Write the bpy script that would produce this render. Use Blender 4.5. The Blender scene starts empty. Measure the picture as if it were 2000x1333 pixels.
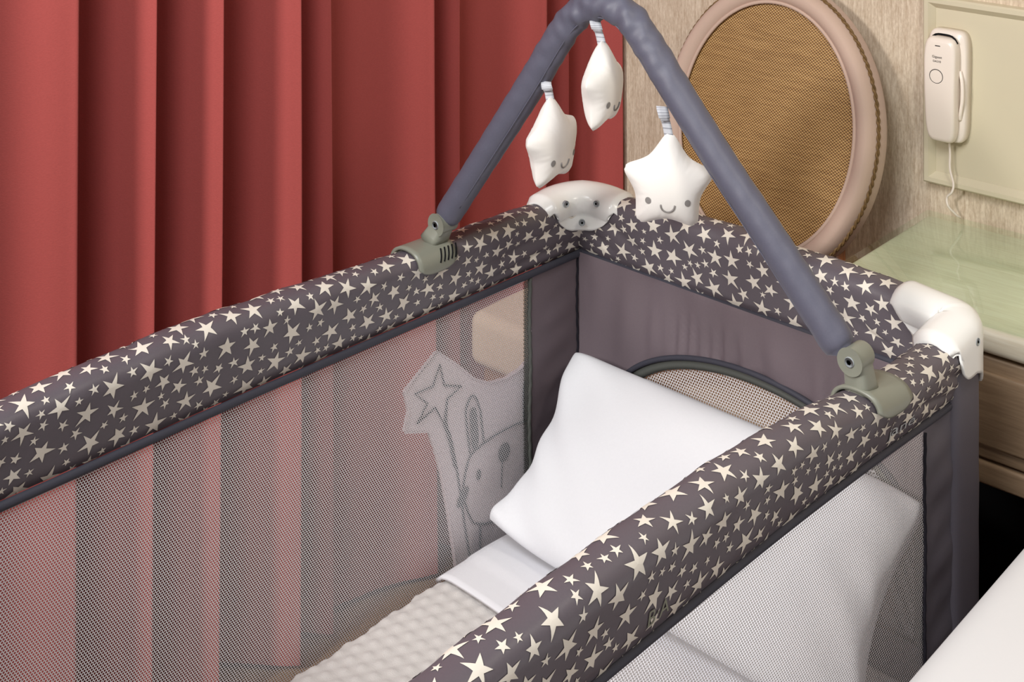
import bpy, bmesh, math, random
import numpy as np
from mathutils import Vector

random.seed(11)
rng = np.random.default_rng(11)
scene = bpy.context.scene
COL = scene.collection

# ------------------------------------------------------------------ camera
YAW = 41.6
cam_d = bpy.data.cameras.new('camera')
cam_d.sensor_width = 36.0
cam_d.lens = 36.0 * 2730 / 2000
cam_d.shift_y = (-580 - 666.5) / 2000
cam_d.clip_start = 0.05
cam = bpy.data.objects.new('camera', cam_d)
cam.location = (0, 0, 1.55)
cam.rotation_euler = (math.radians(90), 0, math.radians(YAW))
COL.objects.link(cam)
scene.camera = cam

# ------------------------------------------------------------------ colour management, world, lights
scene.view_settings.view_transform = 'Standard'
scene.view_settings.look = 'None'
scene.view_settings.exposure = 0.0
scene.view_settings.gamma = 1.0
scene.view_settings.use_curve_mapping = False

world = bpy.data.worlds.new('room_light')
scene.world = world
world.use_nodes = True
wb = world.node_tree.nodes['Background']
wb.inputs['Color'].default_value = (1.0, 0.97, 0.95, 1)
wb.inputs['Strength'].default_value = 0.09


def area_light(name, loc, target, size, power, color):
    d = bpy.data.lights.new(name, 'AREA')
    d.shape = 'DISK'
    d.size = size
    d.energy = power
    d.color = color
    o = bpy.data.objects.new(name, d)
    o.location = loc
    v = Vector(target) - Vector(loc)
    o.rotation_euler = v.to_track_quat('-Z', 'Y').to_euler()
    COL.objects.link(o)
    return o


area_light('ceiling_lamp_light', (-1.35, -1.30, 2.20), (-1.25, 1.5, 0.6), 0.45, 60, (1.0, 0.965, 0.93))
area_light('overhead_lamp_light', (-0.55, -0.30, 2.75), (-1.1, 1.3, 0.3), 0.9, 41, (0.96, 0.98, 1.0))
area_light('bedside_lamp_light', (-0.22, 1.30, 1.80), (-0.95, 2.1, 0.8), 0.25, 4.6, (1.0, 0.94, 0.82))


# ------------------------------------------------------------------ helpers
def lin(c):
    c = c / 255.0
    return c / 12.92 if c <= 0.04045 else ((c + 0.055) / 1.055) ** 2.4


def rgb(r, g, b):
    return (lin(r), lin(g), lin(b), 1.0)


def new_mat(name):
    m = bpy.data.materials.new(name)
    m.use_nodes = True
    return m, m.node_tree.nodes, m.node_tree.links, m.node_tree.nodes['Principled BSDF']


def plain(name, col, rough=0.5, spec=0.5, metal=0.0, sheen=0.0, var=0.0, var_scale=60, bump=0.0, bump_scale=400,
          stretch=(1, 1, 1), coat=0.0):
    m, n, l, p = new_mat(name)
    p.inputs['Base Color'].default_value = col
    p.inputs['Roughness'].default_value = rough
    p.inputs['Specular IOR Level'].default_value = spec
    p.inputs['Metallic'].default_value = metal
    p.inputs['Sheen Weight'].default_value = sheen
    p.inputs['Coat Weight'].default_value = coat
    tc = n.new('ShaderNodeTexCoord')
    mp = n.new('ShaderNodeMapping')
    mp.inputs['Scale'].default_value = stretch
    l.new(tc.outputs['Object'], mp.inputs['Vector'])
    if var > 0:
        t = n.new('ShaderNodeTexNoise')
        t.inputs['Scale'].default_value = var_scale
        t.inputs['Detail'].default_value = 4
        l.new(mp.outputs['Vector'], t.inputs['Vector'])
        r = n.new('ShaderNodeValToRGB')
        r.color_ramp.elements[0].position = 0.3
        r.color_ramp.elements[1].position = 0.7
        r.color_ramp.elements[0].color = tuple(c * (1 - var) for c in col[:3]) + (1,)
        r.color_ramp.elements[1].color = tuple(min(1, c * (1 + var)) for c in col[:3]) + (1,)
        l.new(t.outputs['Fac'], r.inputs['Fac'])
        l.new(r.outputs['Color'], p.inputs['Base Color'])
    if bump > 0:
        t2 = n.new('ShaderNodeTexNoise')
        t2.inputs['Scale'].default_value = bump_scale
        t2.inputs['Detail'].default_value = 3
        l.new(mp.outputs['Vector'], t2.inputs['Vector'])
        b = n.new('ShaderNodeBump')
        b.inputs['Strength'].default_value = bump
        b.inputs['Distance'].default_value = 0.002
        l.new(t2.outputs['Fac'], b.inputs['Height'])
        l.new(b.outputs['Normal'], p.inputs['Normal'])
    return m


def wood_mat(name, c1, c2, axis_stretch, rough=0.45):
    m, n, l, p = new_mat(name)
    tc = n.new('ShaderNodeTexCoord')
    mp = n.new('ShaderNodeMapping')
    mp.inputs['Scale'].default_value = axis_stretch
    l.new(tc.outputs['Object'], mp.inputs['Vector'])
    t = n.new('ShaderNodeTexNoise')
    t.inputs['Scale'].default_value = 9
    t.inputs['Detail'].default_value = 8
    t.inputs['Roughness'].default_value = 0.65
    t.inputs['Distortion'].default_value = 0.5
    l.new(mp.outputs['Vector'], t.inputs['Vector'])
    r = n.new('ShaderNodeValToRGB')
    r.color_ramp.elements[0].position = 0.32
    r.color_ramp.elements[1].position = 0.68
    r.color_ramp.elements[0].color = c1
    r.color_ramp.elements[1].color = c2
    l.new(t.outputs['Fac'], r.inputs['Fac'])
    l.new(r.outputs['Color'], p.inputs['Base Color'])
    p.inputs['Roughness'].default_value = rough
    return m


# wall covering: vertical woven threads
def wall_mat():
    m, n, l, p = new_mat('woven_wallpaper')
    tc = n.new('ShaderNodeTexCoord')
    fac = []
    for sc, det in (((210, 210, 14), 3), ((420, 420, 150), 2), ((330, 330, 40), 3)):
        mp = n.new('ShaderNodeMapping')
        mp.inputs['Scale'].default_value = sc
        l.new(tc.outputs['Object'], mp.inputs['Vector'])
        t = n.new('ShaderNodeTexNoise')
        t.inputs['Scale'].default_value = 1.0
        t.inputs['Detail'].default_value = det
        l.new(mp.outputs['Vector'], t.inputs['Vector'])
        fac.append(t.outputs['Fac'])
    a = n.new('ShaderNodeMath'); a.operation = 'ADD'
    l.new(fac[0], a.inputs[0]); l.new(fac[1], a.inputs[1])
    a2 = n.new('ShaderNodeMath'); a2.operation = 'ADD'
    l.new(a.outputs[0], a2.inputs[0]); l.new(fac[2], a2.inputs[1])
    d = n.new('ShaderNodeMath'); d.operation = 'DIVIDE'; d.inputs[1].default_value = 3
    l.new(a2.outputs[0], d.inputs[0])
    r = n.new('ShaderNodeValToRGB')
    r.color_ramp.elements[0].position = 0.38
    r.color_ramp.elements[1].position = 0.62
    r.color_ramp.elements[0].color = rgb(190, 169, 145)
    r.color_ramp.elements[1].color = rgb(226, 210, 188)
    l.new(d.outputs[0], r.inputs['Fac'])
    l.new(r.outputs['Color'], p.inputs['Base Color'])
    p.inputs['Roughness'].default_value = 0.75
    b = n.new('ShaderNodeBump')
    b.inputs['Strength'].default_value = 0.5
    b.inputs['Distance'].default_value = 0.002
    l.new(d.outputs[0], b.inputs['Height'])
    l.new(b.outputs['Normal'], p.inputs['Normal'])
    return m


def glass_mat():
    m, n, l, p = new_mat('pale_green_glass')
    n.remove(p)
    out = n['Material Output']
    tr = n.new('ShaderNodeBsdfTransparent'); tr.inputs['Color'].default_value = (0.94, 0.985, 0.95, 1)
    gl = n.new('ShaderNodeBsdfGlossy'); gl.inputs['Roughness'].default_value = 0.03
    gl.inputs['Color'].default_value = (0.95, 1, 0.96, 1)
    fr = n.new('ShaderNodeFresnel'); fr.inputs['IOR'].default_value = 1.5
    mx = n.new('ShaderNodeMixShader')
    ge = n.new('ShaderNodeNewGeometry')
    iv = n.new('ShaderNodeMath'); iv.operation = 'SUBTRACT'; iv.inputs[0].default_value = 1.0
    l.new(ge.outputs['Backfacing'], iv.inputs[1])
    mu = n.new('ShaderNodeMath'); mu.operation = 'MULTIPLY'
    l.new(iv.outputs[0], mu.inputs[0]); l.new(fr.outputs['Fac'], mu.inputs[1])
    l.new(mu.outputs[0], mx.inputs['Fac'])
    l.new(tr.outputs[0], mx.inputs[1]); l.new(gl.outputs[0], mx.inputs[2])
    l.new(mx.outputs[0], out.inputs['Surface'])
    return m


# woven cane-like cloth of the chair back (object coords: local x / z)
def cane_mat():
    m, n, l, p = new_mat('golden_woven_cloth')
    tc = n.new('ShaderNodeTexCoord')
    sp = n.new('ShaderNodeSeparateXYZ')
    l.new(tc.outputs['Object'], sp.inputs[0])

    def mth(op, a, b=None):
        q = n.new('ShaderNodeMath'); q.operation = op
        for i, v in enumerate((a, b)):
            if v is None: continue
            if isinstance(v, (int, float)): q.inputs[i].default_value = v
            else: l.new(v, q.inputs[i])
        return q.outputs[0]
    k = 2 * math.pi / 0.0064
    sx = mth('SINE', mth('MULTIPLY', sp.outputs['X'], k))
    sz = mth('SINE', mth('MULTIPLY', sp.outputs['Z'], k * 1.25))
    w = mth('MULTIPLY', sx, sz)
    ns = n.new('ShaderNodeTexNoise'); ns.inputs['Scale'].default_value = 1.0; ns.inputs['Detail'].default_value = 3
    mp = n.new('ShaderNodeMapping'); mp.inputs['Scale'].default_value = (25, 25, 320)
    l.new(tc.outputs['Object'], mp.inputs['Vector']); l.new(mp.outputs[0], ns.inputs['Vector'])
    f = mth('ADD', mth('MULTIPLY', w, 0.34), mth('ADD', mth('MULTIPLY', ns.outputs['Fac'], 0.32), 0.34))
    r = n.new('ShaderNodeValToRGB')
    e = r.color_ramp.elements
    e[0].position = 0.18; e[0].color = rgb(74, 48, 22)
    e[1].position = 0.86; e[1].color = rgb(216, 178, 120)
    x = e.new(0.5); x.color = rgb(158, 118, 68)
    l.new(f, r.inputs['Fac'])
    l.new(r.outputs['Color'], p.inputs['Base Color'])
    p.inputs['Roughness'].default_value = 0.42
    b = n.new('ShaderNodeBump'); b.inputs['Strength'].default_value = 0.6; b.inputs['Distance'].default_value = 0.002
    l.new(f, b.inputs['Height']); l.new(b.outputs['Normal'], p.inputs['Normal'])
    return m


M = dict(
    wall=wall_mat(),
    floor=plain('dark_carpet', rgb(150, 116, 82), 0.95, 0.1, var=0.25, var_scale=200, bump=0.3),
    curtain=plain('red_curtain_cloth', rgb(170, 78, 74), 0.8, 0.25, sheen=0.1, var=0.05, var_scale=1.0,
                  stretch=(300, 300, 900), bump=0.12, bump_scale=1.0),
    rail=plain('grey_mauve_cover_cloth', rgb(95, 88, 95), 0.42, 0.45, var=0.03, var_scale=500),
    star=plain('cream_star_print', rgb(228, 221, 209), 0.45, 0.4),
    grey=plain('slate_grey_cloth', rgb(94, 90, 100), 0.52, 0.4, var=0.03, var_scale=500, bump=0.05, bump_scale=900),
    bar=plain('slate_blue_padded_cloth', rgb(93, 93, 108), 0.48, 0.4, var=0.03, var_scale=400, bump=0.05, bump_scale=900),
    lining=plain('taupe_lining_cloth', rgb(112, 100, 106), 0.5, 0.4, var=0.03, var_scale=400),
    binding=plain('dark_slate_binding', rgb(62, 62, 72), 0.6, 0.3, bump=0.1, bump_scale=600),
    zipband=plain('grey_green_tape', rgb(84, 86, 82), 0.6, 0.3, bump=0.1, bump_scale=600),
    seam=plain('black_seam_thread', rgb(34, 32, 40), 0.8, 0.2),
    thread=plain('pale_net_thread', rgb(222, 219, 221), 0.7, 0.2),
    white_plastic=plain('white_plastic', rgb(244, 244, 241), 0.22, 0.5),
    clamp=plain('grey_green_plastic', rgb(132, 134, 122), 0.35, 0.5),
    steel=plain('screw_steel', rgb(168, 174, 178), 0.3, 0.6),
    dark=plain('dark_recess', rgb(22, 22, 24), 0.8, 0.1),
    plush=plain('white_plush_cotton', rgb(240, 236, 231), 0.85, 0.15, sheen=0.2, bump=0.08, bump_scale=300),
    ribbon=plain('pale_grey_ribbon', rgb(206, 208, 214), 0.6, 0.3),
    ribbon_stripe=plain('grey_ribbon_stripe', rgb(160, 162, 170), 0.6, 0.3),
    stitch=plain('grey_embroidery', rgb(140, 136, 134), 0.7, 0.2),
    linen=plain('white_linen', rgb(228, 229, 233), 0.8, 0.15, var=0.01, var_scale=300, bump=0.06, bump_scale=500),
    sheet=plain('white_cotton_sheet', rgb(226, 225, 229), 0.8, 0.15, bump=0.06, bump_scale=500),
    blanket=plain('pale_grey_dotted_fleece', rgb(205, 200, 197), 0.95, 0.1, sheen=0.15, bump=0.35, bump_scale=700),
    bedlinen=plain('white_bed_linen', rgb(222, 222, 224), 0.8, 0.15, bump=0.04, bump_scale=300),
    bunny=plain('pale_pink_felt', rgb(240, 226, 230), 0.9, 0.1),
    bunny_line=plain('grey_print_line', rgb(84, 90, 98), 0.9, 0.1),
    wood=wood_mat('limed_wood_lit_top', rgb(218, 207, 184), rgb(234, 227, 208), (1.2, 22, 22)),  # lighter copy of the front wood, raised to paint in reflected brightness
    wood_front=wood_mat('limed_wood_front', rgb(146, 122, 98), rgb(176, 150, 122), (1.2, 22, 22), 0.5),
    chairwood=wood_mat('walnut_chair_wood', rgb(120, 66, 30), rgb(150, 88, 44), (20, 20, 2)),
    glass=glass_mat(),
    panel=plain('cream_painted_board', rgb(210, 200, 174), 0.4, 0.4),
    phone=plain('ivory_phone_plastic', rgb(240, 228, 216), 0.3, 0.5),
    print=plain('dark_print', rgb(60, 56, 56), 0.6, 0.2),
    cane=cane_mat(),
    chair_cloth=plain('pink_beige_upholstery', rgb(200, 174, 158), 0.85, 0.15, sheen=0.15, bump=0.12, bump_scale=500),
    seat_cloth=plain('cream_upholstery', rgb(220, 190, 160), 0.85, 0.15, bump=0.1, bump_scale=500),
    braid=plain('brown_gold_braid', rgb(116, 90, 56), 0.6, 0.3, var=0.3, var_scale=200),
    logo=plain('silver_thread', rgb(176, 180, 184), 0.5, 0.4),
    logo_green=plain('grey_green_thread', rgb(134, 136, 120), 0.5, 0.4),
)

ROT = math.radians(-2.2)          # the cot stands a little askew to the room
CR, SR = math.cos(ROT), math.sin(ROT)


def empty(name, loc, rz=0.0):
    o = bpy.data.objects.new(name, None)
    o.empty_display_size = 0.1
    o.location = loc
    o.rotation_euler = (0, 0, rz)
    COL.objects.link(o)
    return o


def cot_world(p):
    return (p[0] * CR - p[1] * SR, p[0] * SR + p[1] * CR, p[2])


def thing(name, label, cat, org, cotframe=False, group=None):
    o = empty(name, cot_world(org) if cotframe else org, ROT if cotframe else 0.0)
    tag(o, label, cat, group)
    return o


def tag(o, label=None, cat=None, group=None, kind=None):
    if label: o['label'] = label
    if cat: o['category'] = cat
    if group: o['group'] = group
    if kind: o['kind'] = kind
    return o


def mk(name, v, f, mat, parent=None, org=(0, 0, 0), smooth=True, cotframe=False, mats=None, midx=None):
    """one mesh object; vertices given in absolute frame coordinates, stored relative to org"""
    v = np.asarray(v, dtype=np.float32) - np.asarray(org, dtype=np.float32)
    me = bpy.data.meshes.new(name)
    if isinstance(f, np.ndarray):
        nf, k = f.shape
        me.vertices.add(len(v)); me.vertices.foreach_set('co', v.ravel())
        me.loops.add(nf * k); me.loops.foreach_set('vertex_index', f.astype(np.int32).ravel())
        me.polygons.add(nf)
        me.polygons.foreach_set('loop_start', np.arange(0, nf * k, k, dtype=np.int32))
        me.update(calc_edges=True)
    else:
        me.from_pydata(v.tolist(), [], f)
        me.update()
    for m in (mats or [mat]):
        me.materials.append(m)
    if midx is not None:
        me.polygons.foreach_set('material_index', np.asarray(midx, dtype=np.int32))
    me.polygons.foreach_set('use_smooth', [smooth] * len(me.polygons))
    me.validate()
    o = bpy.data.objects.new(name, me)
    COL.objects.link(o)
    if parent is not None:
        o.parent = parent
    else:
        o.location = cot_world(org) if cotframe else org
        o.rotation_euler = (0, 0, ROT if cotframe else 0)
    return o


def gridfaces(nu, nv, cu=False, cv=False, base=0, flip=False):
    f = []
    for i in range(nu if cu else nu - 1):
        for j in range(nv if cv else nv - 1):
            a = base + i * nv + j; b = base + ((i + 1) % nu) * nv + j
            c = base + ((i + 1) % nu) * nv + (j + 1) % nv; d = base + i * nv + (j + 1) % nv
            f.append((a, d, c, b) if flip else (a, b, c, d))
    return f


def bevel(o, w, seg=3, angle=30):
    m = o.modifiers.new('bevel', 'BEVEL')
    m.width = w; m.segments = seg; m.limit_method = 'ANGLE'; m.angle_limit = math.radians(angle)
    return o


def solid(o, th, off=0.0):
    m = o.modifiers.new('thickness', 'SOLIDIFY')
    m.thickness = th; m.offset = off
    return o


def subsurf(o, n=2):
    m = o.modifiers.new('smooth', 'SUBSURF')
    m.levels = n; m.render_levels = n
    return o


def boxv(x0, x1, y0, y1, z0, z1):
    v = [(x, y, z) for z in (z0, z1) for y in (y0, y1) for x in (x0, x1)]
    f = [(0, 2, 3, 1), (4, 5, 7, 6), (0, 1, 5, 4), (2, 6, 7, 3), (0, 4, 6, 2), (1, 3, 7, 5)]
    return v, f


def box(name, b, mat, parent=None, org=(0, 0, 0), bev=0.0, seg=3, cotframe=False):
    v, f = boxv(*b)
    o = mk(name, v, f, mat, parent, org, smooth=bev > 0, cotframe=cotframe)
    if bev: bevel(o, bev, seg)
    return o


def catmull(pts, per=8, closed=False):
    P = np.asarray(pts, float); n = len(P); out = []
    rngi = range(n) if closed else range(n - 1)
    for i in rngi:
        if closed:
            p0, p1, p2, p3 = P[(i - 1) % n], P[i], P[(i + 1) % n], P[(i + 2) % n]
        else:
            p1, p2 = P[i], P[i + 1]
            p0 = P[i - 1] if i > 0 else 2 * p1 - p2
            p3 = P[i + 2] if i + 2 < n else 2 * p2 - p1
        for k in range(per):
            t = k / per
            out.append(0.5 * (2 * p1 + (p2 - p0) * t + (2 * p0 - 5 * p1 + 4 * p2 - p3) * t * t + (3 * p1 - p0 - 3 * p2 + p3) * t ** 3))
    if not closed: out.append(P[-1])
    return np.array(out)


def tube_geo(path, rad, seg=10, closed=False, base=0):
    P = np.asarray(path, float); n = len(P)
    R = np.full(n, rad) if np.isscalar(rad) else np.asarray(rad)
    v = []; up = None
    for i in range(n):
        if closed: t = P[(i + 1) % n] - P[i - 1]
        else: t = P[min(i + 1, n - 1)] - P[max(i - 1, 0)]
        t = t / (np.linalg.norm(t) + 1e-9)
        if up is None:
            up = np.array([0, 0, 1.0]) if abs(t[2]) < 0.9 else np.array([1.0, 0, 0])
        up = up - t * (up @ t); up /= np.linalg.norm(up)
        w = np.cross(t, up)
        for k in range(seg):
            a = 2 * math.pi * k / seg
            v.append(P[i] + R[i] * (math.cos(a) * up + math.sin(a) * w))
    f = gridfaces(n, seg, closed, True, base)
    if not closed:
        f.append(tuple(base + k for k in range(seg)))
        f.append(tuple(base + (n - 1) * seg + k for k in reversed(range(seg))))
    return v, f


def tube(name, path, rad, mat, parent=None, org=(0, 0, 0), seg=10, closed=False, cotframe=False):
    v, f = tube_geo(path, rad, seg, closed)
    return mk(name, v, f, mat, parent, org, cotframe=cotframe)


def cyl_geo(c, axis, r, h, seg=24, base=0, cham=0.25):
    """short disc with a chamfered front, c = back centre, axis = outward"""
    a = np.array(axis, float); a /= np.linalg.norm(a)
    u = np.cross(a, [0, 0, 1.0] if abs(a[2]) < 0.9 else [1.0, 0, 0]); u /= np.linalg.norm(u); w = np.cross(a, u)
    v = []
    for (rr, hh) in ((r, 0), (r, h * (1 - cham)), (r * (1 - cham * 0.5), h)):
        for k in range(seg):
            t = 2 * math.pi * k / seg
            v.append(np.array(c) + a * hh + rr * (math.cos(t) * u + math.sin(t) * w))
    f = gridfaces(3, seg, False, True, base)
    f.append(tuple(base + k for k in range(seg))); f.append(tuple(base + 2 * seg + k for k in range(seg)))
    return v, f


def join_geo(*gs):
    V, F = [], []
    for v, f in gs:
        b = len(V); V += [tuple(map(float, p)) for p in v]
        F += [tuple(i + b for i in q) for q in f]
    return V, F


def smoothnoise(x, y, seeds, amp):
    out = 0
    for (fx, fy, ph) in seeds:
        out = out + np.sin(fx * x + fy * y + ph)
    return amp * out / len(seeds)


# ------------------------------------------------------------------ room shell
WALL = 2.275
tag(box('floor', (-1.95, 2.6, -2.6, WALL, -0.05, 0), M['floor']), kind='structure')
tag(box('wall_back', (-1.95, 2.6, WALL, WALL + 0.1, 0, 2.8), M['wall']), kind='structure')
tag(box('wall_left', (-2.05, -1.95, -2.6, WALL + 0.1, 0, 2.8), M['wall']), kind='structure')

# ------------------------------------------------------------------ curtain
crest = [(-0.10, -1.74), (0.18, -1.74), (0.42, -1.74), (0.60, -1.74), (0.79, -1.74), (1.053, -1.738), (1.177, -1.742), (1.292, -1.742), (1.439, -1.735),
         (1.522, -1.755), (1.755, -1.735), (1.842, -1.757), (2.06, -1.738), (2.145, -1.758), (2.262, -1.71)]
depth = [.10, .10, .10, .10, .09, .115, .11, .11, .085, .055, .10, .055, .085, .07]
prof_u = [(0.0, 0.0), (-0.02, 0.30), (0.02, 0.66), (0.14, 0.95), (0.32, 1.0), (0.50, 0.78), (0.68, 0.47), (0.84, 0.18), (0.95, 0.03)]
prof_flat = [(0.0, 0.0), (0.0, 0.40), (0.06, 0.85), (0.18, 1.0), (0.36, 0.88), (0.55, 0.74), (0.72, 0.50), (0.86, 0.2), (0.95, 0.04)]
cp = []
for i in range(len(crest) - 1):
    (y0, x0), (y1, x1) = crest[i], crest[i + 1]
    L = y1 - y0
    for (u, d) in (prof_flat if depth[i] < 0.08 and L > 0.1 else prof_u):
        cp.append((x0 + (x1 - x0) * u - d * depth[i], y0 + L * u))
cp.append((crest[-1][1], crest[-1][0]))
cp.append((crest[-1][1] - 0.03, crest[-1][0] + 0.004))
cpath = catmull(cp, 5)
zs = np.linspace(0.015, 2.45, 26)
cv = []
for p in cpath:
    for z in zs:
        k = (z - 1.0)
        cv.append((p[0] + 0.004 * math.sin(1.7 * z + 9 * p[1]), p[1] + 0.006 * math.sin(1.1 * z + 5 * p[1]) * (1 if p[1] < 2.1 else 0.2), z))
cur = mk('curtain', cv, gridfaces(len(cpath), len(zs)), M['curtain'])
tag(cur, 'red floor-length curtain hanging in deep folds behind the cot', 'curtain')

# ------------------------------------------------------------------ travel cot
S0, N0 = -1.17, 1.10
CO = (S0, N0, 0.0)
cot = thing('travel_cot', 'grey folding travel cot with star-print padded rails and net sides', 'cot', CO, True)


def CP(name, v, f, mat, parent=None, **k):
    return mk(name, v, f, mat, parent if parent is not None else cot, CO, **k)


ZB = 0.664
half = [(-0.011, 0.0), (-0.017, 0.16), (-0.0215, 0.42), (-0.0255, 0.68), (-0.0265, 0.80), (-0.0235, 0.90), (-0.0150, 0.975), (0.0, 1.0)]
pp = catmull(half + [(-x, z) for x, z in reversed(half[:-1])], 8)
plen = np.concatenate([[0], np.cumsum(np.hypot(np.diff(pp[:, 0]), np.diff(pp[:, 1]) * 0.115))])
PL = plen[-1]


def prof(v):
    """v = arc length (m) round the padded section, 0 at the inner hem"""
    return np.interp(v, plen, pp[:, 0]), np.interp(v, plen, pp[:, 1])


class Rail:
    def __init__(s, a, b, out, ztop, zbot, seeds, creases=(), r0=0.04, r1=0.04):
        s.a = np.array(a, float); s.b = np.array(b, float); s.L = np.linalg.norm(s.b - s.a)
        s.d = (s.b - s.a) / s.L; s.out = np.array(out, float); s.ztop = ztop; s.zbot = zbot
        s.seeds = seeds; s.creases = creases; s.r0 = r0; s.r1 = r1

    def raw(s, t, v):
        x, zf = prof(v)
        zb = s.zbot(t); zt = s.ztop(t)
        # the upper part follows the rounded corner, the hem keeps to the square one
        w = np.clip((zf - 0.12) / 0.45, 0, 1); w = w * w * (3 - 2 * w)
        sh = np.zeros_like(t); tt = np.array(t, float)
        for (tau, r, end) in ((t, s.r0, 0), (s.L - t, s.r1, 1)):
            te = np.maximum(tau, 0.293 * r)
            sh = sh + np.where(te < r, r - np.sqrt(np.maximum(0, r * r - (r - te) ** 2)), 0)
            te = tau + (te - tau) * w
            tt = np.where(tau < r, te if end == 0 else s.L - te, tt)
        x = x - sh * w
        c = s.a[None, :] + s.d[None, :] * tt[:, None] + s.out[None, :] * x[:, None]
        return np.stack([c[:, 0], c[:, 1], zb + (zt - zb) * zf], 1)

    def nrm(s, t, v):
        e = 0.0015
        du = s.raw(t + e, v) - s.raw(t - e, v)
        dv = s.raw(t, np.clip(v + e, 0, PL)) - s.raw(t, np.clip(v - e, 0, PL))
        n = np.cross(dv, du)
        n /= np.linalg.norm(n, axis=1)[:, None] + 1e-12
        mid = np.stack([s.a[0] + s.d[0] * t, s.a[1] + s.d[1] * t, np.full_like(t, 0.72)], 1)
        sg = np.sign(((s.raw(t, v) - mid) * n).sum(1)); sg[sg == 0] = 1
        return n * sg[:, None]

    def disp(s, t, v):
        d = smoothnoise(t, v, s.seeds, 0.0024)
        edge = np.clip(np.minimum(v, PL - v) / 0.02, 0, 1)
        for (t0, v0, t1, v1, w, amp) in s.creases:
            ax, ay = t1 - t0, v1 - v0; L2 = ax * ax + ay * ay
            k = np.clip(((t - t0) * ax + (v - v0) * ay) / L2, 0, 1)
            dd = np.hypot(t - t0 - k * ax, v - v0 - k * ay)
            d = d - amp * np.exp(-(dd / w) ** 2) * np.sin(np.pi * np.clip(k, 0.08, 0.92))
        return d * edge

    def P(s, t, v, off=0.0):
        t = np.asarray(t, float); v = np.asarray(v, float)
        return s.raw(t, v) + s.nrm(t, v) * (s.disp(t, v) + off)[:, None]


SEED = [(11, 9, .3), (23, -31, 1.1), (37, 42, 2.0), (7, 60, .7), (58, 22, 4.0), (71, -64, 2.6)]
def table(xs, ys):
    c = catmull(list(zip(xs, ys)), 12)
    return lambda t: np.interp(t, c[:, 0], c[:, 1])


zl = table((0, .244, .404, .588, .853, 1.109, 1.25), (.750, .762, .770, .770, .759, .757, .748))
zr_ = table((0, .30, .46, .62, .81, .93, 1.02, 1.14, 1.25), (.745, .754, .763, .768, .765, .753, .740, .741, .747))
zbl = lambda t: ZB - 0.0045 * np.clip((0.6 - t) / 0.36, 0, 1.5)
NEAR = 0.48
FARN = 1.722
rail_left = Rail((-1.503, NEAR), (-1.503, FARN), (-1, 0), zl, zbl, SEED,
                 [(1.20, .035, 0.98, .012, .007, .0045), (1.20, .075, 1.00, .045, .009, .005), (1.23, .02, 1.12, .03, .006, .003), (0.86, .02, 0.865, .10, .006, .0025),
                  (0.42, .12, 0.43, .16, .006, .002)], r1=0.065)
rail_right = Rail((-0.836, NEAR), (-0.836, FARN), (1, 0), zr_, lambda t: ZB + 0.006 * np.sin(np.clip((t - 0.55) / 0.6, -1, 1) * 3.1), SEED[::-1],
                  [(1.19, PL - .02, 1.05, PL - .06, .008, .0035), (1.22, PL - .03, 1.12, PL - .09, .008, .003), (1.02, PL - .015, 1.03, PL - .09, .006, .002)])
zf_ = table((0, .03, .095, .28, .42, .59, .64, .67), (.750, .752, .765, .774, .770, .763, .750, .745))
rail_far = Rail((-1.503, 1.724), (-0.836, 1.724), (0, 1), zf_, lambda t: ZB - 0.002 * np.sin(7 * t), SEED,
                [(0.05, .09, 0.16, .03, .008, .004), (0.03, .06, 0.10, .015, .006, .004), (0.46, .015, 0.40, .07, .007, .003), (0.52, .012, 0.47, .08, .006, .003), (0.58, .02, 0.50, .05, .006, .0025), (0.27, .07, 0.33, .012, .008, .0025)], r0=0.065)
rail_near = Rail((-1.503, NEAR), (-0.836, NEAR), (0, -1), zf_, lambda t: ZB + 0 * t, SEED)


def star_geo(rail, t0, v0, R, rot, jag):
    tips = []
    for k in range(10):
        a = rot + math.pi * k / 5
        r = R * (jag[k] if k % 2 == 0 else 0.36 * jag[k])
        tips.append((r * math.cos(a), r * math.sin(a)))
    pts, faces = [], []
    K = 3
    for k in range(0, 10, 2):
        A = np.array([0, 0]); B = np.array(tips[k - 1]); C = np.array(tips[k]); D = np.array(tips[(k + 1) % 10])
        b = len(pts)
        for i in range(K + 1):
            for j in range(K + 1):
                x, y = i / K, j / K
                pts.append(A * (1 - x) * (1 - y) + B * x * (1 - y) + C * x * y + D * (1 - x) * y)
        for i in range(K):
            for j in range(K):
                q = b + i * (K + 1) + j
                faces.append((q, q + K + 1, q + K + 2, q + 1))
    p = np.array(pts)
    t = np.clip(t0 + p[:, 0], 0.0, rail.L); v = np.clip(v0 + p[:, 1], 0.0005, PL - 0.0005)
    return t, v, faces


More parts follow.
